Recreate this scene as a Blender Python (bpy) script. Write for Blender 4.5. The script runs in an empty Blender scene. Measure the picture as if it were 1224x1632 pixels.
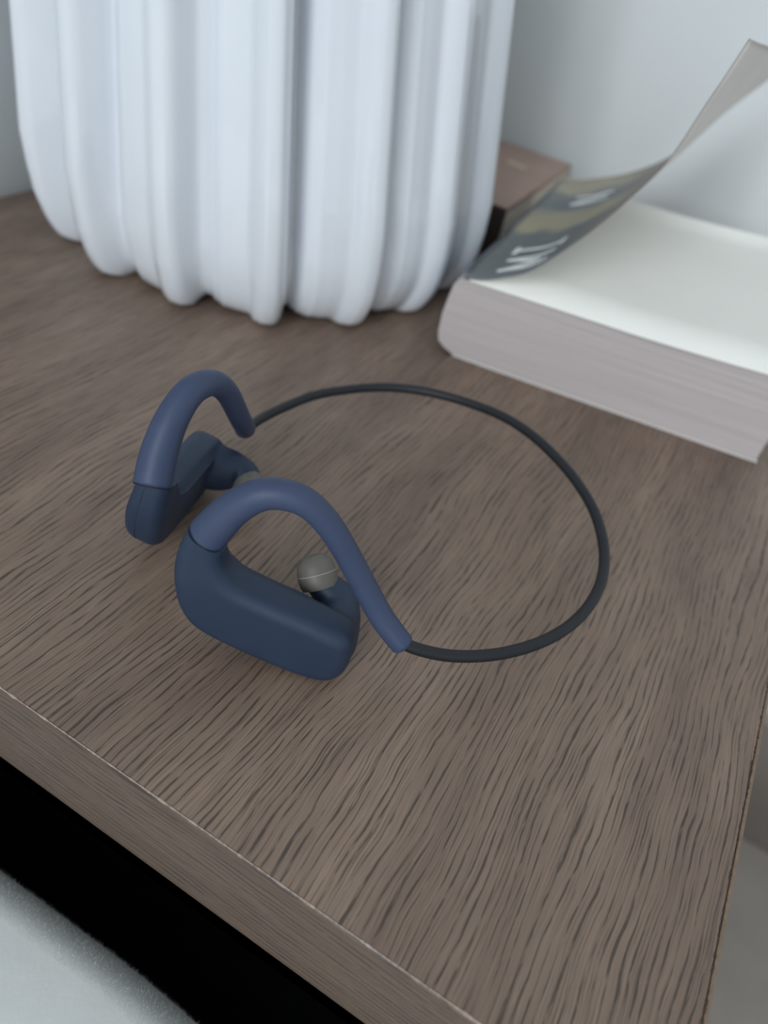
import bpy, bmesh, math, random
from mathutils import Vector, Matrix
from mathutils import noise as mnoise

scn = bpy.context.scene
random.seed(4)
MM = 0.001

# ------------------------------------------------------------------ camera
cam_d = bpy.data.cameras.new('camera')
cam = bpy.data.objects.new('camera', cam_d)
scn.collection.objects.link(cam)
scn.camera = cam
cam_d.sensor_fit = 'VERTICAL'
cam_d.sensor_height = 36.0
cam_d.sensor_width = 27.0
cam_d.lens = 36.0 * 1240.0 / 1632.0
cam_d.clip_start = 0.01
cam_d.clip_end = 50
cam.matrix_world = Matrix(((0.85414784, -0.44871102, 0.26284956, 0.0),
                           (0.48336672, 0.49862052, -0.71953749, 0.0),
                           (0.19180221, 0.74164412, 0.64278761, 0.175),
                           (0, 0, 0, 1)))
cam_d.dof.use_dof = True
cam_d.dof.focus_distance = 0.200
cam_d.dof.aperture_fstop = 9.0

# ------------------------------------------------------------------ world and light
world = bpy.data.worlds.new('world')
scn.world = world
world.use_nodes = True
bg = world.node_tree.nodes['Background']
bg.inputs['Color'].default_value = (0.88, 0.945, 1.0, 1)
bg.inputs['Strength'].default_value = 0.58


def area_light(name, loc, target, sx, sy, power, col):
    d = bpy.data.lights.new(name, 'AREA')
    d.shape = 'RECTANGLE'
    d.size = sx
    d.size_y = sy
    d.energy = power
    d.color = col
    o = bpy.data.objects.new(name, d)
    scn.collection.objects.link(o)
    o.location = loc
    o.rotation_euler = (Vector(target) - Vector(loc)).to_track_quat('-Z', 'Y').to_euler()
    return o


# two tall panes of a window across the room, behind and to the left of the camera
area_light('window_daylight_left', (-0.22, -3.0, 1.75), (-0.15, 0.3, 0.15), 0.34, 1.5, 20, (0.90, 0.95, 1.0))
area_light('window_daylight_wide', (0.45, -3.2, 1.25), (-0.1, 0.3, 0.1), 2.0, 1.7, 40, (0.90, 0.95, 1.0))
area_light('window_daylight_right', (0.28, -3.0, 1.75), (-0.1, 0.3, 0.15), 0.34, 1.5, 20, (0.90, 0.95, 1.0))

scn.view_settings.view_transform = 'Standard'
scn.view_settings.look = 'None'
scn.view_settings.exposure = 0.08
scn.view_settings.gamma = 1.0
scn.view_settings.use_curve_mapping = False


# ------------------------------------------------------------------ helpers
def srgb(r, g, b):
    def f(c):
        c /= 255.0
        return c / 12.92 if c <= 0.04045 else ((c + 0.055) / 1.055) ** 2.4
    return (f(r), f(g), f(b), 1.0)


def new_mat(name):
    m = bpy.data.materials.new(name)
    m.use_nodes = True
    nt = m.node_tree
    return m, nt, nt.nodes['Principled BSDF']


def N(nt, kind, **kw):
    n = nt.nodes.new(kind)
    for k, v in kw.items():
        setattr(n, k, v)
    return n


def ramp(nt, stops):
    r = N(nt, 'ShaderNodeValToRGB')
    el = r.color_ramp.elements
    while len(el) < len(stops):
        el.new(0.5)
    for e, (p, c) in zip(el, stops):
        e.position = p
        e.color = c
    return r


def noisy_mat(name, c1, c2, scale=60, rough=0.6, spec=0.5, bump=0.0, bscale=400, coat=0.0, stretch=(1, 1, 1), sheen=0.0):
    m, nt, b = new_mat(name)
    tc = N(nt, 'ShaderNodeTexCoord')
    mp = N(nt, 'ShaderNodeMapping')
    mp.inputs['Scale'].default_value = stretch
    nt.links.new(tc.outputs['Object'], mp.inputs['Vector'])
    no = N(nt, 'ShaderNodeTexNoise')
    no.inputs['Scale'].default_value = scale
    no.inputs['Detail'].default_value = 5
    nt.links.new(mp.outputs['Vector'], no.inputs['Vector'])
    rp = ramp(nt, [(0.3, c1), (0.7, c2)])
    nt.links.new(no.outputs['Fac'], rp.inputs['Fac'])
    nt.links.new(rp.outputs['Color'], b.inputs['Base Color'])
    b.inputs['Roughness'].default_value = rough
    b.inputs['Specular IOR Level'].default_value = spec
    b.inputs['Coat Weight'].default_value = coat
    b.inputs['Sheen Weight'].default_value = sheen
    if bump:
        nb = N(nt, 'ShaderNodeTexNoise')
        nb.inputs['Scale'].default_value = bscale
        nb.inputs['Detail'].default_value = 3
        nt.links.new(mp.outputs['Vector'], nb.inputs['Vector'])
        bp = N(nt, 'ShaderNodeBump')
        bp.inputs['Strength'].default_value = bump
        bp.inputs['Distance'].default_value = 0.0005
        nt.links.new(nb.outputs['Fac'], bp.inputs['Height'])
        nt.links.new(bp.outputs['Normal'], b.inputs['Normal'])
    return m


def math_node(nt, op, a=None, b=None, va=None, vb=None, clamp=False):
    n = N(nt, 'ShaderNodeMath', operation=op)
    n.use_clamp = clamp
    if a is not None:
        nt.links.new(a, n.inputs[0])
    elif va is not None:
        n.inputs[0].default_value = va
    if b is not None:
        nt.links.new(b, n.inputs[1])
    elif vb is not None:
        n.inputs[1].default_value = vb
    return n.outputs[0]


def wood_mat(name, along='Y', base=((142, 122, 107), (128, 109, 95), (111, 93, 82)), pore=(56, 45, 40), pore_amt=0.80,
             fine=480.0, rough=0.42):
    """laminate with elongated pores that run along one axis and meander slightly"""
    m, nt, b = new_mat(name)
    tc = N(nt, 'ShaderNodeTexCoord')
    src = tc.outputs['Object']
    if along == 'X':
        rot = N(nt, 'ShaderNodeMapping')
        rot.inputs['Rotation'].default_value = (0, 0, math.pi / 2)
        nt.links.new(src, rot.inputs['Vector'])
        src = rot.outputs['Vector']
    # meander: shift across the grain by a slow noise
    sl = N(nt, 'ShaderNodeMapping')
    sl.inputs['Scale'].default_value = (9, 7, 9)
    nt.links.new(src, sl.inputs['Vector'])
    nm = N(nt, 'ShaderNodeTexNoise')
    nm.inputs['Scale'].default_value = 1.6
    nm.inputs['Detail'].default_value = 1.5
    nt.links.new(sl.outputs['Vector'], nm.inputs['Vector'])
    sh = math_node(nt, 'MULTIPLY', math_node(nt, 'SUBTRACT', nm.outputs['Fac'], vb=0.5), vb=0.012)
    nm2 = N(nt, 'ShaderNodeTexNoise')
    nm2.inputs['Scale'].default_value = 11
    nm2.inputs['Detail'].default_value = 1.0
    nt.links.new(sl.outputs['Vector'], nm2.inputs['Vector'])
    sh2 = math_node(nt, 'MULTIPLY', math_node(nt, 'SUBTRACT', nm2.outputs['Fac'], vb=0.5), vb=0.0011)
    shs = math_node(nt, 'ADD', sh, sh2)
    cx = N(nt, 'ShaderNodeCombineXYZ')
    nt.links.new(shs, cx.inputs['X'])
    va = N(nt, 'ShaderNodeVectorMath', operation='ADD')
    nt.links.new(src, va.inputs[0])
    nt.links.new(cx.outputs['Vector'], va.inputs[1])
    P = va.outputs['Vector']

    def tex(scale, detail=2.0, rgh=0.5):
        mp = N(nt, 'ShaderNodeMapping')
        mp.inputs['Scale'].default_value = scale
        nt.links.new(P, mp.inputs['Vector'])
        n = N(nt, 'ShaderNodeTexNoise')
        n.inputs['Scale'].default_value = 1.0
        n.inputs['Detail'].default_value = detail
        n.inputs['Roughness'].default_value = rgh
        nt.links.new(mp.outputs['Vector'], n.inputs['Vector'])
        return n.outputs['Fac']
    # broad tone bands
    broad = tex((38, 5, 38), 4.0, 0.6)
    r1 = ramp(nt, [(0.30, srgb(*base[2])), (0.5, srgb(*base[1])), (0.70, srgb(*base[0]))])
    nt.links.new(broad, r1.inputs['Fac'])
    # fine fibre
    fib = tex((1500, 45, 1500), 3.0, 0.6)
    r2 = ramp(nt, [(0.3, (0.80, 0.80, 0.80, 1)), (0.7, (1.12, 1.12, 1.12, 1))])
    nt.links.new(fib, r2.inputs['Fac'])
    mx = N(nt, 'ShaderNodeMix', data_type='RGBA', blend_type='MULTIPLY')
    mx.inputs[0].default_value = 1.0
    nt.links.new(r1.outputs['Color'], mx.inputs[6])
    nt.links.new(r2.outputs['Color'], mx.inputs[7])
    # pores: rows of thin dark dashes that follow the grain, broken up along their length
    sp = N(nt, 'ShaderNodeSeparateXYZ')
    nt.links.new(P, sp.inputs[0])
    across = math_node(nt, 'ADD', sp.outputs['X'], math_node(nt, 'MULTIPLY', sp.outputs['Z'], vb=1.0))

    def rows(freq, wob, wsc, jit, jsc, width, sharp, msc, mth):
        n1 = tex(wsc, 1.0)
        n2 = tex(jsc, 2.0)
        ph = math_node(nt, 'ADD', math_node(nt, 'MULTIPLY', across, vb=freq),
                       math_node(nt, 'ADD', math_node(nt, 'MULTIPLY', n1, vb=wob), math_node(nt, 'MULTIPLY', n2, vb=jit)))
        fr = math_node(nt, 'FRACT', ph)
        tri = math_node(nt, 'MULTIPLY', math_node(nt, 'ABSOLUTE', math_node(nt, 'SUBTRACT', fr, vb=0.5)), vb=2.0)
        wn = tex(msc, 2.0)
        th = math_node(nt, 'SUBTRACT', va=1.0 - width + mth * width * 5, b=math_node(nt, 'MULTIPLY', wn, vb=width * 5))
        ln = math_node(nt, 'MULTIPLY', math_node(nt, 'SUBTRACT', tri, b=th), vb=sharp, clamp=True)
        # ragged breaks that turn the lines into rows of pores
        bk_ = tex((freq * 3.2, 130, freq * 3.2), 2.5, 0.6)
        br = math_node(nt, 'MULTIPLY', math_node(nt, 'SUBTRACT', bk_, vb=0.35), vb=7, clamp=True)
        return math_node(nt, 'MULTIPLY', ln, br)
    f = fine
    a = rows(f, 5.0, (50, 6, 50), 0.42, (f * 0.5, 60, f * 0.5), 0.24, 5.5, (f * 0.7, 45, f * 0.7), 0.49)
    c = rows(f * 2.3, 5.0, (80, 8, 80), 0.6, (f * 0.8, 80, f * 0.8), 0.26, 3.5, (f * 0.5, 40, f * 0.5), 0.54)
    pores = math_node(nt, 'MAXIMUM', a, math_node(nt, 'MULTIPLY', c, vb=0.7))
    pf = math_node(nt, 'MULTIPLY', pores, vb=pore_amt, clamp=True)
    mx2 = N(nt, 'ShaderNodeMix', data_type='RGBA', blend_type='MIX')
    nt.links.new(pf, mx2.inputs[0])
    nt.links.new(mx.outputs[2], mx2.inputs[6])
    mx2.inputs[7].default_value = srgb(*pore)
    nt.links.new(mx2.outputs[2], b.inputs['Base Color'])
    b.inputs['Roughness'].default_value = rough
    b.inputs['Specular IOR Level'].default_value = 0.4
    inv = math_node(nt, 'SUBTRACT', va=1.0, b=pores)
    hh = math_node(nt, 'ADD', math_node(nt, 'MULTIPLY', fib, vb=0.35), inv)
    bp = N(nt, 'ShaderNodeBump')
    bp.inputs['Strength'].default_value = 0.55
    bp.inputs['Distance'].default_value = 0.00012
    nt.links.new(hh, bp.inputs['Height'])
    nt.links.new(bp.outputs['Normal'], b.inputs['Normal'])
    return m


def mesh_obj(name, verts, faces, mat=None, parent=None, smooth=False):
    me = bpy.data.meshes.new(name)
    me.from_pydata([tuple(v) for v in verts], [], faces)
    me.validate()
    if mat:
        me.materials.append(mat)
    if smooth:
        for p in me.polygons:
            p.use_smooth = True
    o = bpy.data.objects.new(name, me)
    scn.collection.objects.link(o)
    if parent:
        o.parent = parent
    return o


def bm_obj(name, bm, mat=None, parent=None, smooth=False):
    me = bpy.data.meshes.new(name)
    bmesh.ops.recalc_face_normals(bm, faces=bm.faces)
    bm.to_mesh(me)
    bm.free()
    if mat:
        me.materials.append(mat)
    if smooth:
        for p in me.polygons:
            p.use_smooth = True
    o = bpy.data.objects.new(name, me)
    scn.collection.objects.link(o)
    if parent:
        o.parent = parent
    return o


def empty(name, loc=(0, 0, 0)):
    o = bpy.data.objects.new(name, None)
    o.empty_display_size = 0.02
    o.location = loc
    scn.collection.objects.link(o)
    return o


def tag(o, label=None, cat=None, kind=None, group=None):
    if label:
        o['label'] = label
    if cat:
        o['category'] = cat
    if kind:
        o['kind'] = kind
    if group:
        o['group'] = group
    return o


def keep(o, parent):
    """parent while keeping world coordinates of the mesh"""
    o.parent = parent
    o.matrix_parent_inverse = Matrix.Translation(parent.location).inverted()
    return o


def box_bm(x0, x1, y0, y1, z0, z1, bevel=0.0, seg=3):
    bm = bmesh.new()
    bmesh.ops.create_cube(bm, size=1)
    for v in bm.verts:
        v.co = Vector(((x0 + x1) / 2 + v.co.x * (x1 - x0), (y0 + y1) / 2 + v.co.y * (y1 - y0),
                       (z0 + z1) / 2 + v.co.z * (z1 - z0)))
    if bevel:
        bmesh.ops.bevel(bm, geom=list(bm.edges), offset=bevel, segments=seg, affect='EDGES', profile=0.5)
    return bm


def catmull(P, n=10):
    P = [Vector(p) for p in P]
    Q = [2 * P[0] - P[1]] + P + [2 * P[-1] - P[-2]]
    out = []
    for i in range(1, len(Q) - 2):
        a, b, c, d = Q[i - 1:i + 3]
        for k in range(n):
            t = k / n
            out.append(0.5 * ((2 * b) + (c - a) * t + (2 * a - 5 * b + 4 * c - d) * t * t + (3 * b - a - 3 * c + d) * t ** 3))
    out.append(P[-1].copy())
    return out


def smooth_pts(P, it=4):
    P = [p.copy() for p in P]
    for _ in range(it):
        Q = [P[0]] + [(P[i - 1] + 2 * P[i] + P[i + 1]) / 4 for i in range(1, len(P) - 1)] + [P[-1]]
        P = Q
    return P


def tube(path, radii, seg=24, cap0=0, cap1=0, squash=None):
    """verts and faces of a swept tube; cap0/cap1 number of rounding rings (0 = flat)"""
    n = len(path)
    tang = []
    for i in range(n):
        a = path[max(0, i - 1)]
        b = path[min(n - 1, i + 1)]
        tang.append((b - a).normalized())
    up = Vector((0, 0, 1)) if abs(tang[0].z) < 0.9 else Vector((1, 0, 0))
    nrm = (up - tang[0] * up.dot(tang[0])).normalized()
    rings = []
    frames = []
    for i in range(n):
        nrm = (nrm - tang[i] * nrm.dot(tang[i])).normalized()
        bi = tang[i].cross(nrm)
        frames.append((nrm.copy(), bi))
        rings.append((path[i], radii[i], nrm.copy(), bi))
    full = []
    if cap0:
        p, r, a, b = rings[0]
        for k in range(cap0, 0, -1):
            th = k / cap0 * math.pi / 2
            full.append((p - tang[0] * r * math.sin(th) * 0.8, max(r * math.cos(th), r * 0.02), a, b))
    full += rings
    if cap1:
        p, r, a, b = rings[-1]
        for k in range(1, cap1 + 1):
            th = k / cap1 * math.pi / 2
            full.append((p + tang[-1] * r * math.sin(th) * 0.5, max(r * math.cos(th) ** 0.7, r * 0.02), a, b))
    V, F = [], []
    for p, r, a, b in full:
        for j in range(seg):
            th = 2 * math.pi * j / seg
            V.append(p + (a * math.cos(th) + b * math.sin(th)) * r)
    for i in range(len(full) - 1):
        for j in range(seg):
            k = (j + 1) % seg
            F.append((i * seg + j, i * seg + k, (i + 1) * seg + k, (i + 1) * seg + j))
    F.append(tuple(range(seg))[::-1])
    F.append(tuple((len(full) - 1) * seg + j for j in range(seg)))
    return V, F


def lathe(profile, center, axis, seg=40):
    ax = Vector(axis).normalized()
    a = ax.orthogonal().normalized()
    b = ax.cross(a)
    V, F = [], []
    for h, r in profile:
        for j in range(seg):
            th = 2 * math.pi * j / seg
            V.append(Vector(center) + ax * h + (a * math.cos(th) + b * math.sin(th)) * max(r, 1e-5))
    for i in range(len(profile) - 1):
        for j in range(seg):
            k = (j + 1) % seg
            F.append((i * seg + j, i * seg + k, (i + 1) * seg + k, (i + 1) * seg + j))
    return V, F


# ------------------------------------------------------------------ materials
M_wood = wood_mat('walnut_laminate_top')
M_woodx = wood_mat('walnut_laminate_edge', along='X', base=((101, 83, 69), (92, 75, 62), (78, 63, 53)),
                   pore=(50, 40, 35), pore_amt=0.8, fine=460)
M_body = noisy_mat('shade_black', (0.003, 0.003, 0.003, 1), (0.006, 0.006, 0.006, 1), rough=0.9, spec=0.1)  # deep shade of the gap beside the bed, put into the colour
M_worn = noisy_mat('worn_edge', srgb(150, 130, 116), srgb(198, 182, 170), scale=700, rough=0.7)
M_tan = noisy_mat('tan_edge_strip', srgb(112, 92, 74), srgb(132, 110, 90), scale=300, rough=0.6)
M_chip = noisy_mat('dark_chip', srgb(40, 32, 28), srgb(70, 56, 48), scale=900, rough=0.8)
M_wall = noisy_mat('wall_paint', srgb(212, 216, 216), srgb(217, 221, 221), scale=8, rough=0.75, spec=0.3, bump=0.05, bscale=700)
M_skirt = noisy_mat('grey_brown_skirting', srgb(160, 150, 142), srgb(168, 158, 150), scale=20, rough=0.6)
M_floor = noisy_mat('grey_carpet', srgb(178, 170, 162), srgb(200, 192, 184), scale=9, rough=0.95, spec=0.1, bump=0.6, bscale=350)
M_ceram = noisy_mat('white_glazed_ceramic', srgb(219, 224, 230), srgb(224, 229, 234), scale=12, rough=0.07, spec=0.55, coat=0.6)
M_ceram.node_tree.nodes['Principled BSDF'].inputs['Coat Roughness'].default_value = 0.03
M_blue = noisy_mat('navy_silicone', srgb(55, 66, 92), srgb(59, 70, 96), scale=90, rough=0.5, spec=0.35, bump=0.05, bscale=2500)
M_shell = noisy_mat('navy_matte_shell', srgb(37, 50, 70), srgb(40, 54, 74), scale=90, rough=0.52, spec=0.35, bump=0.05, bscale=2500)
M_band = noisy_mat('black_neckband_rubber', srgb(24, 27, 31), srgb(28, 31, 36), scale=150, rough=0.5, spec=0.4, bump=0.05, bscale=2500)
M_seam = noisy_mat('dark_seam', srgb(14, 20, 32), srgb(18, 24, 36), scale=100, rough=0.8)
M_tip = noisy_mat('grey_ear_tip_silicone', srgb(96, 93, 87), srgb(102, 99, 92), scale=120, rough=0.5, spec=0.4)
M_tipedge = noisy_mat('ear_tip_mould_line', srgb(150, 146, 138), srgb(170, 166, 158), scale=500, rough=0.4)
M_page = noisy_mat('cream_paper', srgb(232, 232, 226), srgb(236, 236, 230), scale=20, rough=0.85, spec=0.2)
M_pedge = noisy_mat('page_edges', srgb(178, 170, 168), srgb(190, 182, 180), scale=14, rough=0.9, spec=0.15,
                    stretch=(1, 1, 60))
M_coverin = noisy_mat('cover_inner_card', srgb(206, 202, 198), srgb(212, 208, 204), scale=30, rough=0.7)
M_letter = noisy_mat('white_print', srgb(228, 228, 226), srgb(236, 236, 234), scale=90, rough=0.5)
M_brown = noisy_mat('brown_book_cloth', srgb(158, 130, 118), srgb(172, 143, 129), scale=30, rough=0.45, spec=0.5)
M_brownedge = noisy_mat('dark_brown_board', srgb(46, 34, 30), srgb(56, 42, 36), scale=30, rough=0.7)
M_gold = noisy_mat('pale_gold_print', srgb(196, 180, 150), srgb(210, 194, 164), scale=200, rough=0.5)
M_cream = noisy_mat('aged_page_edges', srgb(226, 214, 196), srgb(232, 222, 206), scale=20, rough=0.9, stretch=(1, 1, 40))
M_fleece = noisy_mat('white_fleece', srgb(214, 218, 216), srgb(222, 226, 224), scale=50, rough=0.95, spec=0.1, bump=0.12, bscale=500, sheen=0.3)
M_bedding = noisy_mat('mattress_cloth', srgb(150, 152, 152), srgb(160, 162, 162), scale=40, rough=0.95)

# ------------------------------------------------------------------ setting
XL, XR, YF, YB = -0.346, 0.0645, 0.0707, 0.592       # top of the nightstand
FLOOR = -0.52
tag(bm_obj('floor', box_bm(-0.9, 3.0, -3.4, 0.75, FLOOR - 0.05, FLOOR), M_floor), 'grey carpeted floor below the nightstand', None, 'structure')
tag(bm_obj('wall_left', box_bm(-0.47, -0.352, -3.4, 0.60, FLOOR, 1.9), M_wall), None, None, 'structure')
tag(bm_obj('wall_back', box_bm(-0.47, 3.0, 0.60, 0.72, FLOOR, 1.9), M_wall), None, None, 'structure')
tag(bm_obj('baseboard_back', box_bm(0.10, 3.0, 0.588, 0.60, FLOOR, FLOOR + 0.16, 0.003), M_skirt), None, None, 'structure')

# ------------------------------------------------------------------ nightstand
ns = empty('nightstand', ((XL + XR) / 2, (YF + YB) / 2, FLOOR))
tag(ns, 'dark walnut-look wooden nightstand carrying the earphones, vase and books', 'nightstand')
TH = 0.046
bt = 0.0009
bm = box_bm(XL, XR - bt * 1.4, YF + bt, YB, -TH, 0, 0)
keep(bm_obj('tabletop', bm, M_wood), ns)
# front edge strip with a rounded lower edge
prof = [(0, -0.00018), (-0.0006, -0.00002)]
prof = [(YF + bt, -0.00012), (YF + 0.0004, -0.00016), (YF + 0.0001, -0.0006), (YF, -0.0012)]
for k in range(0, 9):
    th = k / 8 * math.pi / 2
    prof.append((YF + 0.012 - 0.012 * math.cos(th), -(TH + 0.0005 - 0.012) - 0.012 * math.sin(th)))
prof.append((YF + 0.03, -TH - 0.0005))
prof.append((YF + 0.03, -TH))
prof.append((YF + bt, -TH))
nseg = 60
V, F = [], []
for i in range(nseg + 1):
    x = XL + (XR - XL) * i / nseg
    for (y, z) in prof:
        V.append((x, y, z))
m = len(prof)
for i in range(nseg):
    for j in range(m):
        k = (j + 1) % m
        F.append((i * m + j, i * m + k, (i + 1) * m + k, (i + 1) * m + j))
F.append(tuple(range(m)))
F.append(tuple(nseg * m + j for j in range(m))[::-1])
o = mesh_obj('front_edge_strip', V, F, M_woodx)
for p in o.data.polygons:
    p.use_smooth = abs(p.normal.z) < 0.98 and abs(p.normal.x) < 0.5
keep(o, ns)
# right edge banding
bm = box_bm(XR - bt * 1.1, XR, YF, YB, -TH, 0.0001, 0.00015, 1)
keep(bm_obj('side_edge_strip', bm, M_tan), ns)
o.data.update()


# worn pale line along the front arris, chipped dark dots along the side seam
def worn_line():
    V, F = [], []
    x = XL
    rnd = random.Random(7)
    n = 900
    for i in range(n + 1):
        x = XL + (XR - XL) * i / n
        w = 0.00010 + 0.00022 * max(0, mnoise.noise(Vector((x * 300, 0.3, 0)))) + 0.00012 * mnoise.noise(Vector((x * 1500, 5, 0)))
        w = max(w, 0.00005)
        V += [(x, YF + 0.0006 - w, 0.00005), (x, YF + 0.0006 + w, 0.00005), (x, YF + 0.0006 + w, -0.0004), (x, YF + 0.0006 - w, -0.0004)]
    for i in range(n):
        a = i * 4
        for j in range(4):
            k = (j + 1) % 4
            F.append((a + j, a + 4 + j, a + 4 + k, a + k))
    F.append((0, 1, 2, 3))
    F.append((n * 4 + 3, n * 4 + 2, n * 4 + 1, n * 4))
    return mesh_obj('worn_edge_line', V, F, M_worn)


o = keep(worn_line(), ns)
o['label'] = 'pale worn line along the front edge of the top'
bm = bmesh.new()
rnd = random.Random(3)
y = YF + 0.002
while y < YB - 0.01:
    L = rnd.uniform(0.0004, 0.0014)
    w = rnd.uniform(0.00012, 0.0003)
    mat = Matrix.Translation((XR - bt * 1.25 + rnd.uniform(-0.0001, 0.0001), y, 0.00004)) @ Matrix.Diagonal((w * 2, L, 0.0003, 1))
    bmesh.ops.create_cube(bm, size=1, matrix=mat)
    y += L + rnd.uniform(0.0003, 0.0018)
o = keep(bm_obj('edge_chips', bm, M_chip), ns)
o['kind'] = 'stuff'
# cabinet below the overhanging top, its deep shade painted in as near-black
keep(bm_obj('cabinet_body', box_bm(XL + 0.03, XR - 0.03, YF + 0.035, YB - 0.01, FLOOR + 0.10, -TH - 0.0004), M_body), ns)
for k in range(2):
    z1 = -TH - 0.012 - k * 0.19
    dr = keep(bm_obj('drawer', box_bm(XR - 0.0295, XR - 0.012, YF + 0.045, YB - 0.02, z1 - 0.18, z1, 0.001, 1), M_woodx), ns)
    hd = bm_obj('handle', box_bm(XR - 0.012, XR - 0.003, YF + 0.19, YB - 0.17, z1 - 0.095, z1 - 0.085, 0.002, 2), M_body, dr)
    hd.parent = dr
for sx in (XL + 0.05, XR - 0.05):
    for sy in (YF + 0.06, YB - 0.05):
        keep(bm_obj('leg', box_bm(sx - 0.015, sx + 0.015, sy - 0.015, sy + 0.015, FLOOR, FLOOR + 0.0998, 0.002, 1), M_body), ns)

# ------------------------------------------------------------------ ribbed ceramic vase
VC = Vector((-0.238, 0.354, 0.0))
d0 = Vector((-VC.x, -VC.y, 0)).normalized()
rv = Vector((math.cos(math.radians(34)), math.sin(math.radians(34)), 0))


def rib_shape(t):
    """radial relief over one rib period, in metres: broad face, bulge, groove"""
    keys = [(0.0, -0.0085), (0.10, -0.0040), (0.22, -0.0010), (0.40, 0.0), (0.50, 0.0006), (0.585, 0.0062), (0.66, 0.0086),
            (0.76, 0.0086), (0.835, 0.0060), (0.90, -0.0050), (0.95, -0.0100), (1.0, -0.0085)]
    for (a, va), (b, vb) in zip(keys, keys[1:]):
        if a <= t <= b:
            s = (t - a) / (b - a)
            s = s * s * (3 - 2 * s)
            return va + (vb - va) * s
    return 0.0


prof = []          # (z, radius)
for k in range(0, 15):
    th = k / 14 * math.pi / 2
    prof.append((0.001 + 0.034 * (1 - math.cos(th)), 0.092 + 0.0170 * math.sin(th) ** 0.9 if k else 0.092))
for z in (0.05, 0.065, 0.085, 0.11, 0.14, 0.17, 0.20, 0.23):
    prof.append((z, 0.109 - 0.100 * max(0, z - 0.045)))
for k in range(1, 10):
    th = k / 9 * math.pi / 2
    prof.append((0.23 + 0.05 * math.sin(th), 0.0905 - 0.036 * (1 - math.cos(th))))
prof += [(0.300, 0.055), (0.315, 0.058), (0.317, 0.056), (0.314, 0.053), (0.28, 0.050), (0.23, 0.080), (0.10, 0.090), (0.02, 0.085), (0.012, 0.0005)]
prof = [(0.0008, 0.0005), (0.0008, 0.088)] + prof
NS = 16 * 28
V, F = [], []
for (z, r) in prof:
    outer_ring = 0.0009 < z < 0.29 and r > 0.05
    for j in range(NS):
        ph = 2 * math.pi * j / NS
        phd = math.degrees(ph)
        t = ((phd - 2.4 + 22.5 * 0.71) / 22.5)
        kk = math.floor(t)
        tt = t - kk
        amp = 1.0
        if z < 0.045:
            amp = 0.55 + 0.45 * (z / 0.045)
        if z > 0.23:
            amp = max(0.0, 1 - (z - 0.23) / 0.05)
        irr = 1 + 0.22 * math.sin(kk * 2.4 + 1.0)
        inner = (z, r) in prof[-6:]
        rel = 0 if inner or z > 0.285 or r < 0.02 else rib_shape(tt) * amp * irr
        pos = VC + (d0 * math.cos(ph) + rv * math.sin(ph)) * (r + rel)
        pos -= rv * 0.075 * max(0, min(z, 0.2) - 0.02)
        dz = 0
        if z < 0.03 and not inner and r > 0.02:
            dz = -min(z * 0.5, rib_shape(tt) * 0.35) if rib_shape(tt) > 0 else -rib_shape(tt) * 0.3
        V.append((pos.x, pos.y, max(z + dz, 0.0005)))
for i in range(len(prof) - 1):
    for j in range(NS):
        k = (j + 1) % NS
        F.append((i * NS + j, i * NS + k, (i + 1) * NS + k, (i + 1) * NS + j))
F.append(tuple(range(NS))[::-1])
F.append(tuple((len(prof) - 1) * NS + j for j in range(NS)))
vase = mesh_obj('ribbed_vase', V, F, M_ceram, None, True)
tag(vase, 'large glossy white ceramic vase with vertical ribs standing at the back left of the nightstand', 'vase')

# ------------------------------------------------------------------ paperback book
BA = math.radians(9.85)
bo = Vector((-0.1010, 0.3163, 0.0))
be = Vector((math.cos(BA), math.sin(BA), 0))
bn = Vector((-math.sin(BA), math.cos(BA), 0))


def BP(u, v, z):
    return bo + be * (u * MM) + bn * (v * MM) + Vector((0, 0, z * MM))


book = empty('paperback_book', bo)
tag(book, 'thick cream-paged paperback book lying on the nightstand with its dark front cover curled up', 'book')
DEP = 195.0


def left_u(z):          # rounded spine side of the block (near end)
    pts = [(0.8, -1.0), (3, -6.5), (5.5, -9.4), (10, -10.5), (18.7, -10.8), (27, -10.0), (33.8, -9.0), (36, -7.8), (37.2, -6.0)]
    if z <= pts[0][0]:
        return pts[0][1]
    for (a, ua), (b, ub) in zip(pts, pts[1:]):
        if z <= b:
            return ua + (ub - ua) * (z - a) / (b - a)
    return pts[-1][1]


def top_z(u):
    return 37.0 + 0.4 * max(0, u) / 77 + 3.2 * (max(0, u - 70) / 80) ** 1.5


# page block: stacked leaves, slightly uneven at the edges, joined into one part
rnd = random.Random(11)
V, F = [], []
NL = 58
NU = 16
prevj = 0
for L in range(NL):
    f0, f1 = L / NL, (L + 0.92) / NL
    j1 = rnd.uniform(-0.10, 0.10) + 0.10 * math.sin(L * 0.4)
    j2 = rnd.uniform(-0.25, 0.25)
    base = len(V)
    for f in (f0, f1):
        for vv in (0, 1):
            for i in range(NU + 1):
                s = i / NU
                zc = 0.8 + f * 36.2
                ul = left_u(zc)
                u = ul + (143.0 + j2 - ul) * s
                z = 0.8 + f * (top_z(u) - 0.8)
                v = j1 if vv == 0 else DEP + j2
                skew = 15.0 * v / DEP * (1 - s)
                V.append(BP(u + skew, v, z))
    W = NU + 1
    for i in range(NU):
        a = base + i
        F.append((a, a + 1, a + 2 * W + 1, a + 2 * W))                                    # near side
        F.append((a + W, a + 3 * W, a + 3 * W + 1, a + W + 1))                            # far side
        F.append((a + 2 * W, a + 2 * W + 1, a + 3 * W + 1, a + 3 * W))                    # top
        F.append((a, a + W, a + W + 1, a + 1))                                            # bottom
    F.append((base, base + 2 * W, base + 3 * W, base + W))
    a = base + NU
    F.append((a, a + W, a + 3 * W, a + 2 * W))
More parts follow.
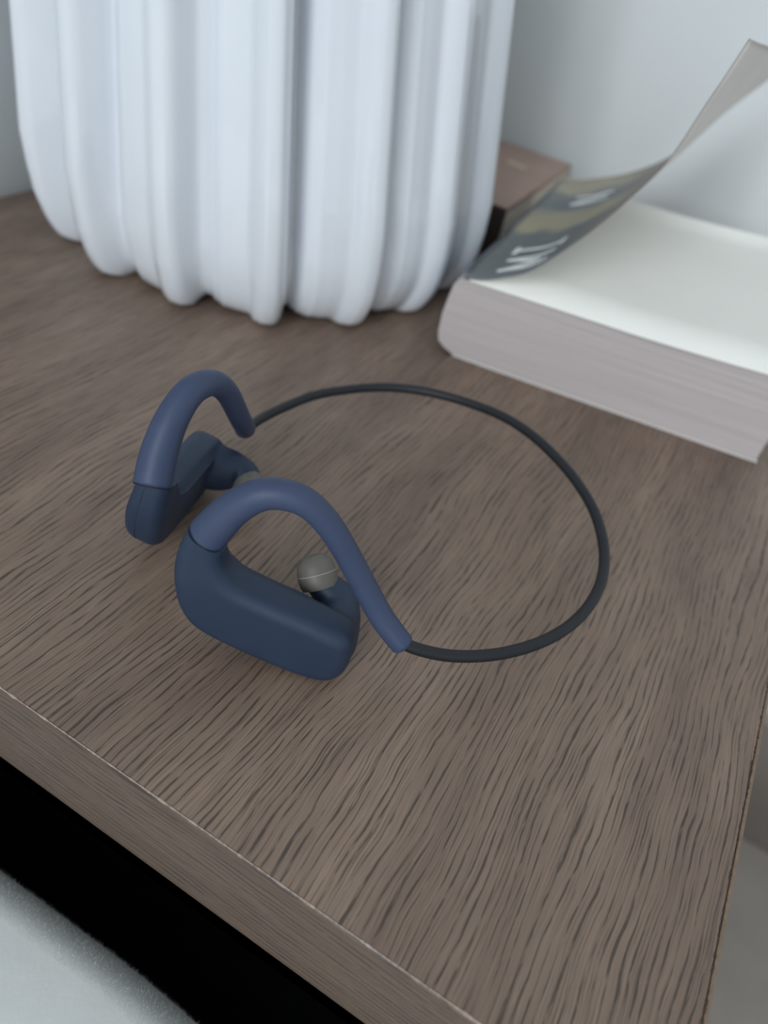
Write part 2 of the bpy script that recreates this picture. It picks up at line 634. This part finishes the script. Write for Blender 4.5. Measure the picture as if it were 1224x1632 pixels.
pb = mesh_obj('page_block', V, F, M_pedge)
keep(pb, book)
pb['kind'] = 'stuff'


def sheet(name, fn, nu, nv, th, mat, parent, mat2=None):
    """closed thin sheet from fn(s,t); mat on the outer (-normal) side, mat2 on the other"""
    P = [[fn(i / nu, j / nv) for j in range(nv + 1)] for i in range(nu + 1)]
    V, F, uv = [], [], []
    nrm = []
    for i in range(nu + 1):
        for j in range(nv + 1):
            du = P[min(i + 1, nu)][j] - P[max(i - 1, 0)][j]
            dv = P[i][min(j + 1, nv)] - P[i][max(j - 1, 0)]
            n = du.cross(dv).normalized()
            V.append(P[i][j] + n * th / 2)
            uv.append((i / nu, j / nv))
            nrm.append(n)
    cnt = len(V)
    for i in range(cnt):
        V.append(V[i] - nrm[i] * th)
        uv.append(uv[i])
    W = nv + 1
    mi = []
    for i in range(nu):
        for j in range(nv):
            a = i * W + j
            F.append((a, a + W, a + W + 1, a + 1))
            mi.append(0)
            F.append((cnt + a, cnt + a + 1, cnt + a + W + 1, cnt + a + W))
            mi.append(1)
    for i in range(nu):
        for j in (0, nv):
            a = i * W + j
            F.append((a, a + cnt, a + W + cnt, a + W))
            mi.append(0)
    for j in range(nv):
        for i in (0, nu):
            a = i * W + j
            F.append((a, a + 1, a + 1 + cnt, a + cnt))
            mi.append(0)
    o = mesh_obj(name, V, F, mat, None, True)
    if mat2:
        o.data.materials.append(mat2)
        for p, k in zip(o.data.polygons, mi):
            p.material_index = k
    ul = o.data.uv_layers.new(name='UVMap')
    for l in o.data.loops:
        ul.data[l.index].uv = uv[l.vertex_index]
    keep(o, parent)
    return o


# first leaf, a smooth cream sheet on the block
def leaf_fn(s, t):
    u = -3 + 146.6 * s
    v = -0.5 + (DEP + 0.5) * t
    skew = 15.0 * t * (1 - s)
    return BP(u + skew, v, top_z(u) + 0.5 + 0.5 * math.sin(s * math.pi) * (1 - t) * 0.6)


o = sheet('title_leaf', leaf_fn, 30, 6, 0.00022, M_page, book)
sheet('back_cover', lambda s, t: BP(-1 + 145 * s, -0.4 + (DEP + 0.8) * t, 0.35), 12, 3, 0.0004, M_coverin, book)


def spine_fn(s, t):
    z = 0.8 + 37.2 * s
    return BP(left_u(z) - 0.5 + 15.0 * (0.04 + 0.96 * t), 8.0 + (DEP - 8.0) * t, z)


M_spine = noisy_mat('spine_card', srgb(150, 165, 185), srgb(90, 98, 106), scale=25, rough=0.5)
sheet('spine', spine_fn, 14, 8, 0.0004, M_spine, book)

near_c = catmull([(-5.5, 38.2, 0), (2, 39.6, 0), (10, 43.2, 0), (22, 51, 0), (39, 72.5, 0), (50, 91, 0), (57.5, 107, 0), (62.3, 128, 0), (65.5, 141, 0), (67.2, 148, 0)], 12)
far_c = catmull([(9, 38.2, 0), (16, 39.6, 0), (26, 43, 0), (45, 52, 0), (65, 68, 0), (82, 95, 0), (97, 117, 0), (106, 131, 0)], 12)


def along(P, s):
    d = [0.0]
    for a, b in zip(P, P[1:]):
        d.append(d[-1] + (b - a).length)
    x = s * d[-1]
    for i in range(len(P) - 1):
        if x <= d[i + 1] or i == len(P) - 2:
            t = (x - d[i]) / (d[i + 1] - d[i])
            return P[i].lerp(P[i + 1], min(max(t, 0), 1))


def cover_fn(s, t):
    a = along(near_c, s)
    b = along(far_c, s)
    # fore corner slightly dog-eared
    p = a.lerp(b, t)
    v = -0.5 + DEP * t
    sag = 5.0 * math.sin(math.pi * t) * math.sin(math.pi * min(1, s * 1.1)) * 0.3
    if s > 0.9 and t < 0.12:
        v += (s - 0.9) * 60 * (0.12 - t) / 0.12
    return BP(p.x, v, p.y - sag)


# printed cover: dark grey with a yellow-olive band and a brown far part
def cover_mat():
    m, nt, b = new_mat('printed_cover')
    uvn = N(nt, 'ShaderNodeUVMap')
    uvn.uv_map = 'UVMap'
    sep = N(nt, 'ShaderNodeSeparateXYZ')
    nt.links.new(uvn.outputs['UV'], sep.inputs[0])
    no = N(nt, 'ShaderNodeTexNoise')
    no.inputs['Scale'].default_value = 7
    no.inputs['Detail'].default_value = 3
    nt.links.new(uvn.outputs['UV'], no.inputs['Vector'])
    w = math_node(nt, 'MULTIPLY', math_node(nt, 'SUBTRACT', no.outputs['Fac'], vb=0.5), vb=0.22)
    t = math_node(nt, 'ADD', sep.outputs['Y'], w)
    r = ramp(nt, [(0.0, srgb(98, 103, 104)), (0.36, srgb(104, 109, 110)), (0.42, srgb(160, 153, 126)),
                  (0.56, srgb(150, 144, 122)), (0.64, srgb(100, 108, 114)), (0.78, srgb(118, 120, 118)), (0.86, srgb(166, 160, 138)), (1.0, srgb(150, 142, 124))])
    nt.links.new(t, r.inputs['Fac'])
    # towards the fore edge the print turns greyish brown
    s = math_node(nt, 'ADD', sep.outputs['X'], w)
    r2 = ramp(nt, [(0.30, (0, 0, 0, 1)), (0.45, (1, 1, 1, 1))])
    nt.links.new(s, r2.inputs['Fac'])
    mx = N(nt, 'ShaderNodeMix', data_type='RGBA')
    nt.links.new(r2.outputs['Color'], mx.inputs[0])
    nt.links.new(r.outputs['Color'], mx.inputs[6])
    mx.inputs[7].default_value = srgb(124, 116, 108)
    nt.links.new(mx.outputs[2], b.inputs['Base Color'])
    b.inputs['Roughness'].default_value = 0.45
    return m


cov = sheet('front_cover', cover_fn, 60, 24, 0.00045, cover_mat(), book, M_coverin)
cov['label'] = 'dark printed front cover with white capitals, curled upright'


# lettering laid on the outer face of the cover
def stroke(bm, a, b, w, n=8):
    """a, b in (s,t); width w in mm"""
    ax, at_ = a[0] * 143, a[1] * DEP
    bx, bt_ = b[0] * 143, b[1] * DEP
    d = Vector((bx - ax, bt_ - at_))
    L = d.length
    d.normalize()
    q = Vector((-d.y, d.x))
    rows = []
    for i in range(n + 1):
        c = Vector((ax, at_)) + d * (L * i / n)
        row = []
        for sg in (-1, 1):
            p = c + q * (sg * w / 2)
            s, t = p.x / 143, p.y / DEP
            P = cover_fn(s, t)
            e1 = cover_fn(s + 0.01, t) - P
            e2 = cover_fn(s, t + 0.01) - P
            nn = e1.cross(e2).normalized()
            row.append((bm.verts.new(P + nn * 0.00018), bm.verts.new(P + nn * 0.00034)))
        rows.append(row)
    for r0, r1 in zip(rows, rows[1:]):
        (a0, a1), (b0, b1) = r0
        (c0, c1), (d0_, d1) = r1
        bm.faces.new((a1, b1, d1, c1))
        bm.faces.new((a0, c0, d0_, b0))
        bm.faces.new((a0, a1, c1, c0))
        bm.faces.new((b0, d0_, d1, b1))
    for r in (rows[0], rows[-1]):
        (a0, a1), (b0, b1) = r
        bm.faces.new((a0, b0, b1, a1))


def letter(strokes, s0, s1, t0, t1, w=3.2):
    bm = bmesh.new()
    for (x0, y0, x1, y1, *ww) in strokes:
        # letter box: x along the spine (t), y from foot (s1) to head (s0)
        stroke(bm, (s0 + (s1 - s0) * y0, t0 + (t1 - t0) * x0), (s0 + (s1 - s0) * y1, t0 + (t1 - t0) * x1), ww[0] if ww else w)
    return keep(bm_obj('letter', bm, M_letter), book)


L_M = [(0.08, 0, 0.08, 1), (0.92, 0, 0.92, 1), (0.08, 0, 0.5, 0.75), (0.92, 0, 0.5, 0.75)]
L_I = [(0.5, 0, 0.5, 1), (0.05, 0, 0.95, 0, 2.6), (0.05, 1, 0.95, 1, 2.6)]
L_N = [(0.08, 0, 0.08, 1), (0.92, 0, 0.92, 1), (0.08, 0, 0.92, 1)]
LETTERS = [(L_M, 0.085, 0.25, 0.05, 0.15), (L_I, 0.085, 0.25, 0.19, 0.25), (L_N, 0.13, 0.28, 0.66, 0.76)]
for (st, s0, s1, t0, t1) in LETTERS:
    letter(st, s0, s1, t0, t1)

# ------------------------------------------------------------------ brown hardcover behind
bk = empty('hardcover_book', (-0.19, 0.52, 0))
tag(bk, 'old brown hardcover book lying half hidden between the vase and the paperback', 'book')
bx0, bx1, by0, by1, bz = -0.243, -0.137, 0.4995, 0.588, 0.029
bx0, by0 = -0.205, 0.446
# keep clear of the vase: the book is turned so only its right part shows
cut = [(bx1, by0), (bx1, by1), (bx0 - 0.02, by1), (bx0 - 0.02, 0.497), (-0.165, 0.477), (-0.147, by0 + 0.0)]
cut = [(bx1, by0), (bx1, by1), (-0.262, by1), (-0.262, 0.505)]


def slab_poly(name, poly, z0, z1, mat, bevel=0.0):
    bm = bmesh.new()
    vs = [bm.verts.new((x, y, z0)) for x, y in poly]
    f = bm.faces.new(vs)
    r = bmesh.ops.extrude_face_region(bm, geom=[f])
    for v in r['geom']:
        if isinstance(v, bmesh.types.BMVert):
            v.co.z = z1
    if bevel:
        bmesh.ops.bevel(bm, geom=list(bm.edges), offset=bevel, segments=2, affect='EDGES')
    return bm_obj(name, bm, mat)


def rect(x0, x1, y0, y1):
    return [(x0, y0), (x1, y0), (x1, y1), (x0, y1)]


# rotated slightly: local frame at its near right corner
hc = Vector((-0.1365, 0.4475, 0))
ha = math.radians(2.0)


def HP(l, v):           # l to the left, v away
    ex = Vector((-math.cos(ha), -math.sin(ha), 0))
    ey = Vector((-math.sin(ha), math.cos(ha), 0))
    p = hc + ex * l + ey * v
    return (p.x, p.y)


HW, HL = 0.0, 0.0
# ------------------------------------------------------------------ placed in build order below
hx = [HP(0, 0.0), HP(0, 0.136), HP(0.060, 0.136), HP(0.060, 0.0)]
hb = slab_poly('back_board', hx, 0.0003, 0.0028, M_brownedge, 0.0004)
ht = slab_poly('front_board', hx, 0.0262, 0.0288, M_brown, 0.0004)
hs = slab_poly('spine', [HP(0, -0.002), HP(0, 0.0012), HP(0.060, 0.0012), HP(0.060, -0.002)], 0.0006, 0.0284, M_brownedge, 0.0004)
V, F = [], []
NLv = 26
rnd = random.Random(5)
for i in range(NLv):
    j = rnd.uniform(-0.0002, 0.0002)
    z0 = 0.0029 + i * (0.0232 / NLv)
    z1 = z0 + 0.0232 / NLv * 0.93
    a = [HP(0.0012 + j, 0.0015), HP(0.0012 + j, 0.1345 + j), HP(0.058, 0.1325 + j), HP(0.058, 0.0015)]
    b0 = len(V)
    V += [(x, y, z0) for x, y in a] + [(x, y, z1) for x, y in a]
    F += [(b0, b0 + 1, b0 + 2, b0 + 3), (b0 + 4, b0 + 7, b0 + 6, b0 + 5)]
    for q in range(4):
        r_ = (q + 1) % 4
        F.append((b0 + q, b0 + 4 + q, b0 + 4 + r_, b0 + r_))
hp = mesh_obj('page_block', V, F, M_cream)
hp['kind'] = 'stuff'
for o in (hb, ht, hs, hp):
    keep(o, bk)
gm = slab_poly('gold_mark', [HP(0.020, 0.086), HP(0.020, 0.092), HP(0.034, 0.095), HP(0.034, 0.089)], 0.0287, 0.02895, M_gold)
keep(gm, bk)

# ------------------------------------------------------------------ bed and fleece blanket
BT = -0.0785
BY = 0.0622
bed = tag(bm_obj('mattress', box_bm(-0.345, 0.62, -1.4, BY - 0.012, FLOOR + 0.12, BT - 0.012, 0.02, 3), M_bedding),
          'pale mattress under the white fleece blanket beside the nightstand', 'mattress')
tag(bm_obj('bed_base', box_bm(-0.345, 0.62, -1.4, BY - 0.020, FLOOR, FLOOR + 0.119), M_body),
    'dark bed base under the pale mattress', 'bed')
V, F = [], []
nx, segs = 90, []
for i in range(nx + 1):
    x = -0.345 + (0.55 + 0.345) * i / nx
    wob = 0.0016 * mnoise.noise(Vector((x * 22, 0, 0)))
    pr = [(-0.9, BT), (-0.3, BT), (-0.1, BT), (-0.03, BT), (0.02, BT)]
    for k in range(9):
        th = k / 8 * math.pi / 2
        pr.append((BY - 0.0125 + 0.0125 * math.sin(th), BT - 0.0125 + 0.0125 * math.cos(th)))
    pr += [(BY, BT - 0.03), (BY, BT - 0.08), (BY - 0.001, BT - 0.17)]
    outp = []
    for k, (y, z) in enumerate(pr):
        outp.append((x, y + (wob if y > 0.02 else 0), z))
    inn = [(a, b - 0.007 if b < 0.04 else b - 0.010, c - 0.009 if c > BT - 0.01 else c) for (a, b, c) in outp]
    segs.append(outp + inn[::-1])
mm = len(segs[0])
for s_ in segs:
    V += s_
for i in range(nx):
    for j in range(mm):
        k = (j + 1) % mm
        F.append((i * mm + j, i * mm + k, (i + 1) * mm + k, (i + 1) * mm + j))
F.append(tuple(range(mm)))
F.append(tuple(nx * mm + j for j in range(mm))[::-1])
bl = empty('fleece_blanket', (0, 0, BT))
tag(bl, 'white fuzzy fleece blanket draped over the bed beside the nightstand', 'blanket')
keep(mesh_obj('cloth', V, F, M_fleece, None, True), bl)
# short pile along the visible edge
rnd = random.Random(21)
V, F = [], []
for i in range(16000):
    x = rnd.uniform(-0.20, 0.10)
    if rnd.random() < 2:
        a = rnd.random()
        th = a * math.pi / 2
        y = BY - 0.0125 + 0.0125 * math.sin(th) + 0.0016 * mnoise.noise(Vector((x * 22, 0, 0)))
        z = BT - 0.0125 + 0.0125 * math.cos(th)
        n = Vector((0, math.sin(th), math.cos(th)))
    else:
        y = rnd.uniform(-0.03, BY - 0.012)
        z = BT
        n = Vector((0, 0, 1))
    d = (n + Vector((rnd.gauss(0, .5), rnd.gauss(0, .5), rnd.gauss(0, .5)))).normalized()
    L = rnd.uniform(0.0006, 0.0018)
    side = d.cross(Vector((rnd.gauss(0, 1), rnd.gauss(0, 1), rnd.gauss(0, 1)))).normalized() * 0.00004
    p = Vector((x, y, z)) - d * 0.0004
    b0 = len(V)
    V += [p - side, p + side, p + d * L]
    F.append((b0, b0 + 1, b0 + 2))
pile = keep(mesh_obj('pile', V, F, M_fleece), bl)
pile['kind'] = 'stuff'

# ------------------------------------------------------------------ earphones
ep = empty('sports_earphones', (-0.07, 0.17, 0))
tag(ep, 'navy blue behind-the-neck sports earphones with black neckband lying on the wooden nightstand top', 'earphones')
ang1 = math.radians(21)


class Frame:
    def __init__(s, O, u, v, w):
        s.O, s.u, s.v, s.w = Vector(O), Vector(u).normalized(), Vector(v).normalized(), Vector(w).normalized()

    def __call__(s, u, v, w):
        return s.O + (s.u * u + s.v * v + s.w * w) * MM


FN = Frame((-0.090, 0.111, 0), (math.cos(ang1), math.sin(ang1), 0), (0, 0, 1), (-math.sin(ang1), math.cos(ang1), 0))
FF = Frame((-0.1195, 0.1238, -0.0037), (-0.222, 0.964, 0.147), (0.248, -0.090, 0.965), (0.943, 0.25, -0.219))

OUT = [(5.5, 52), (2.7, 45), (0.2, 38), (-1.1, 31), (-0.8, 23), (1.0, 15.5), (5.2, 9.8), (14.5, 5.6), (28.0, 1.7), (37.5, 0.1), (43.5, 1.0), (46.8, 5.2),
       (47.6, 12), (46.2, 18.6), (38.5, 21.8), (29, 24.4), (20.8, 26.6), (15.2, 28.9), (11.8, 32.5), (10.8, 37), (12.2, 42), (16.5, 48)]


def inset(poly, d):
    n = len(poly)
    out = []
    for i in range(n):
        a, b, c = Vector(poly[i - 1]), Vector(poly[i]), Vector(poly[(i + 1) % n])
        t = (c - a).normalized()
        nn = Vector((-t.y, t.x))
        out.append(b + nn * d)
    return out


BOSS_NEAR = [((41, 11.5, 1), 7.4), ((41.3, 12.2, 6), 7.0), ((41.5, 13.5, 10), 6.2), ((41, 15, 13), 5.0), ((38.2, 15.8, 14.0), 5.2),
             ((35.6, 17.4, 14.8), 4.6), ((33.5, 19.4, 15.6), 3.9)]
BOSS_FAR = [((40, 12.0, 1), 8.6), ((40, 12.5, 6), 7.8), ((41, 13.5, 11), 6.6), ((41, 14.5, 15), 5.2), ((39.5, 15.5, 17.5), 4.0),
            ((37.5, 16.2, 18.6), 3.2), ((36, 16.6, 19.4), 2.8)]


def pod_body(frame, parent):
    # smooth closed outline (counter-clockwise), rounded slab built from inset rings
    P3 = [Vector((x, y, 0)) for x, y in OUT]
    n = len(P3)
    dense = []
    for i in range(n):
        a, b, c, d = P3[i - 1], P3[i], P3[(i + 1) % n], P3[(i + 2) % n]
        for k in range(6):
            t = k / 6
            dense.append(0.5 * ((2 * b) + (c - a) * t + (2 * a - 5 * b + 4 * c - d) * t * t + (3 * b - a - 3 * c + d) * t ** 3))
    poly = [(p.x, p.y) for p in dense]
    bm = bmesh.new()
    H_, R_ = 5.9, 4.0
    rings = []
    for k in range(-8, 9):
        th = k / 8 * math.pi / 2
        ins = R_ * (1 - math.cos(th))
        w = (H_ - R_) * (1 if k > 0 else -1 if k < 0 else 0) + R_ * math.sin(th)
        q = inset(poly, ins * 0.98)
        rings.append([bm.verts.new((p.x, p.y, w)) for p in q])
    m_ = len(poly)
    for r0, r1 in zip(rings, rings[1:]):
        for j in range(m_):
            k = (j + 1) % m_
            bm.faces.new((r0[j], r0[k], r1[k], r1[j]))
    bm.faces.new(rings[0][::-1])
    bm.faces.new(rings[-1])
    bmesh.ops.triangulate(bm, faces=[f for f in bm.faces if len(f.verts) > 4])
    # nozzle boss on the inner face, leaning back towards the hook
    boss = BOSS_NEAR if frame is FN else BOSS_FAR
    path = catmull([b[0] for b in boss], 6)
    rad = [v.x for v in catmull([(b[1], 0, 0) for b in boss], 6)]
    tv, tf = tube(path, rad, 28, 6, 0)
    vs = [bm.verts.new(v) for v in tv]
    for f in tf:
        bm.faces.new([vs[i] for i in f])
    bmesh.ops.recalc_face_normals(bm, faces=bm.faces)
    me = bpy.data.meshes.new('earpiece')
    bm.to_mesh(me)
    bm.free()
    me.transform(Matrix.Diagonal((MM, MM, MM, 1)))
    o = bpy.data.objects.new('earpiece', me)
    scn.collection.objects.link(o)
    rm = o.modifiers.new('r', 'REMESH')
    rm.mode = 'VOXEL'
    rm.voxel_size = 0.00045
    sm = o.modifiers.new('s', 'SMOOTH')
    sm.factor = 0.5
    sm.iterations = 14
    dg = bpy.context.evaluated_depsgraph_get()
    me2 = bpy.data.meshes.new_from_object(o.evaluated_get(dg))
    o.modifiers.clear()
    # cut at the seam, then place in the world
    bm = bmesh.new()
    bm.from_mesh(me2)
    r = bmesh.ops.bisect_plane(bm, geom=list(bm.verts) + list(bm.edges) + list(bm.faces), plane_co=SEAM_CO * MM,
                               plane_no=SEAM_NO, clear_outer=True)
    ed = [e for e in bm.edges if e.is_boundary]
    bmesh.ops.contextual_create(bm, geom=ed)
    for v in bm.verts:
        c = v.co / MM
        fv = min(1, max(0, (c.y - 24) / 15))
        fu = 1 - min(1, max(0, (c.x - 11) / 20))
        k = 1 - 0.16 * fv * fv * (3 - 2 * fv) * fu * fu * (3 - 2 * fu)
        v.co = frame(c.x, c.y, c.z * k)
    bmesh.ops.recalc_face_normals(bm, faces=bm.faces)
    me3 = bpy.data.meshes.new('earpiece')
    bm.to_mesh(me3)
    bm.free()
    for p in me3.polygons:
        p.use_smooth = len(p.vertices) <= 4
    me3.materials.append(M_shell)
    o.data = me3
    keep(o, parent)
    return o


SEAM_CO = Vector((6.2, 40.6, 0))
SEAM_NO = Vector((0.42, 0.91, 0)).normalized()


def earpiece(frame, parent, hook_pts, hook_r, sgn):
    body = pod_body(frame, parent)
    # hook
    path = smooth_pts(catmull(hook_pts, 10), 10)
    rad = smooth_pts([Vector((r.x, 0, 0)) for r in catmull([(r, 0, 0) for r in hook_r], 10)], 4)
    V, F = tube(path, [r.x for r in rad], 32, 0, 5)
    hk = mesh_obj('ear_hook', V, F, M_blue, None, True)
    hk.data.polygons[-2].use_smooth = False
    keep(hk, parent)
    # dark seam between hook and shell: a thin disc, slightly recessed
    t = (path[3] - path[0]).normalized()
    V, F = lathe([(-0.00030, 0.0), (-0.00030, 0.00485), (0.00030, 0.00485), (0.00030, 0.0)], path[0] - t * 0.0002, t, 40)
    s = mesh_obj('seam', V, F, M_seam, None, False)
    s.parent = body
    s.matrix_parent_inverse = body.matrix_basis.inverted() @ Matrix.Translation(-Vector((0, 0, 0)))
    s.matrix_parent_inverse = (Matrix.Translation(parent.location).inverted()).inverted() @ Matrix.Translation(parent.location).inverted()
    # parting line down the outer tail of the shell
    pl = []
    for (u, v) in [(2.0, 42.8), (0.6, 39), (-0.45, 35), (-1.05, 30), (-0.85, 24), (0.1, 18), (1.6, 14)]:
        pl.append(frame(u + 0.06, v, -1.3))
    V, F = tube(catmull(pl, 6), [0.00014] * 37, 8, 0, 0)
    q = mesh_obj('parting_line', V, F, M_seam, None, True)
    q.parent = body
    # silicone ear tip: dome with an open skirt
    base = Vector((33.4, 19.6, 15.4)) if frame is FN else Vector((35.4, 16.4, 20.0))
    axd = Vector((-0.45, 0.70, 0.50)).normalized() if frame is FN else Vector((-0.62, 0.15, 0.75)).normalized()
    c = frame(*base)
    ax = (frame.u * axd.x + frame.v * axd.y + frame.w * axd.z).normalized()
    prof = [(-3.1, 5.05), (-1.8, 5.45), (0.0, 5.6), (1.2, 5.55), (1.35, 5.5), (2.8, 5.3), (4.2, 4.75), (5.2, 3.95), (5.9, 2.9), (6.15, 1.9), (6.1, 1.3),
            (5.6, 1.2), (3.0, 1.2), (3.0, 2.9), (4.4, 3.4), (3.6, 4.5), (1.2, 5.0), (-1.8, 4.95), (-3.1, 4.7), (-3.1, 5.05)]
    V, F = lathe([(h * MM, r * MM) for h, r in prof], c, ax, 44)
    tp = mesh_obj('ear_tip', V, F, M_tip, None, True)
    tp.parent = body
    tp['label'] = 'grey silicone ear tip'
    V, F = [], []
    ring = []
    a = ax.orthogonal().normalized()
    b = ax.cross(a)
    for j in range(49):
        th = 2 * math.pi * j / 48
        ring.append(c + ax * 1.0 * MM + (a * math.cos(th) + b * math.sin(th)) * 5.58 * MM)
    V, F = tube(ring, [0.00012] * 49, 6)
    rg = mesh_obj('mould_line', V, F, M_tipedge, None, True)
    rg.parent = body
    for ch in (s, q, tp, rg):
        ch.matrix_parent_inverse = Matrix.Identity(4)
    # body carries world coordinates through its own parent inverse, so its children need none
    return body


NH = [(6.4, 40.9, 0), (8.6, 45.2, 0), (12.6, 51.8, 0), (18.9, 57.5, 0.5), (27.2, 57.4, 1.5), (33.4, 52.1, 2.5), (38.3, 45.3, 3.2),
      (43.1, 37.7, 3.5), (48.1, 30.4, 3), (53.6, 23.3, 2), (59.6, 18.4, 0.2)]
RH = [.00500, .0048, .0043, .0039, .0036, .0034, .0033, .0033, .0033, .0033, .0032]
near_pts = [FN(*p) for p in NH]
far_pts = [Vector(p) * MM for p in [(-106.9, 119.0, 39.9), (-108.7, 123.4, 46.6), (-109.4, 128.9, 54.3), (-109.5, 136.0, 59.4), (-109.5, 144.6, 58.3), (-109.7, 151.2, 52.6),
                                    (-110.3, 156.4, 45.2), (-111.8, 161.6, 37.9), (-113.7, 167.1, 30.9), (-116.7, 173.1, 24.7), (-120.3, 177.6, 20.2)]]
b1 = earpiece(FN, ep, near_pts, RH, 1)
b1['label'] = 'near navy earpiece shell'
b2 = earpiece(FF, ep, far_pts, RH, -1)
b2['label'] = 'far navy earpiece shell'

BD = [(-35.4, 132.6, 19.5), (-31.7, 133.4, 18.0), (-22.3, 139.0, 16.1), (-12.2, 147.3, 16.4), (-4.2, 157.7, 16.9), (1.3, 169.5, 17.4), (3.9, 182.2, 18.3), (3.4, 195.3, 19.4), (-0.8, 207.5, 21.1),
      (-8.0, 218.4, 23.1), (-17.6, 227.0, 24.9), (-28.5, 234.2, 25.9), (-40.0, 240.4, 26.0), (-52.1, 245.3, 25.0), (-64.7, 248.0, 22.9), (-77.7, 248.0, 21.0),
      (-90.2, 244.6, 19.6), (-101.3, 237.7, 18.4), (-110.2, 228.2, 17.3), (-117.0, 217.1, 16.8), (-120.8, 204.6, 16.2), (-122.3, 191.6, 16.8), (-121.0, 182.5, 18.6), (-120.2, 178.2, 20.0)]
path = smooth_pts(catmull([Vector(p) * MM for p in BD], 8), 6)
V, F = tube(path, [0.00172] * len(path), 20, 4, 4)
nb = keep(mesh_obj('neckband', V, F, M_band, None, True), ep)
nb['label'] = 'thin black flexible neckband'
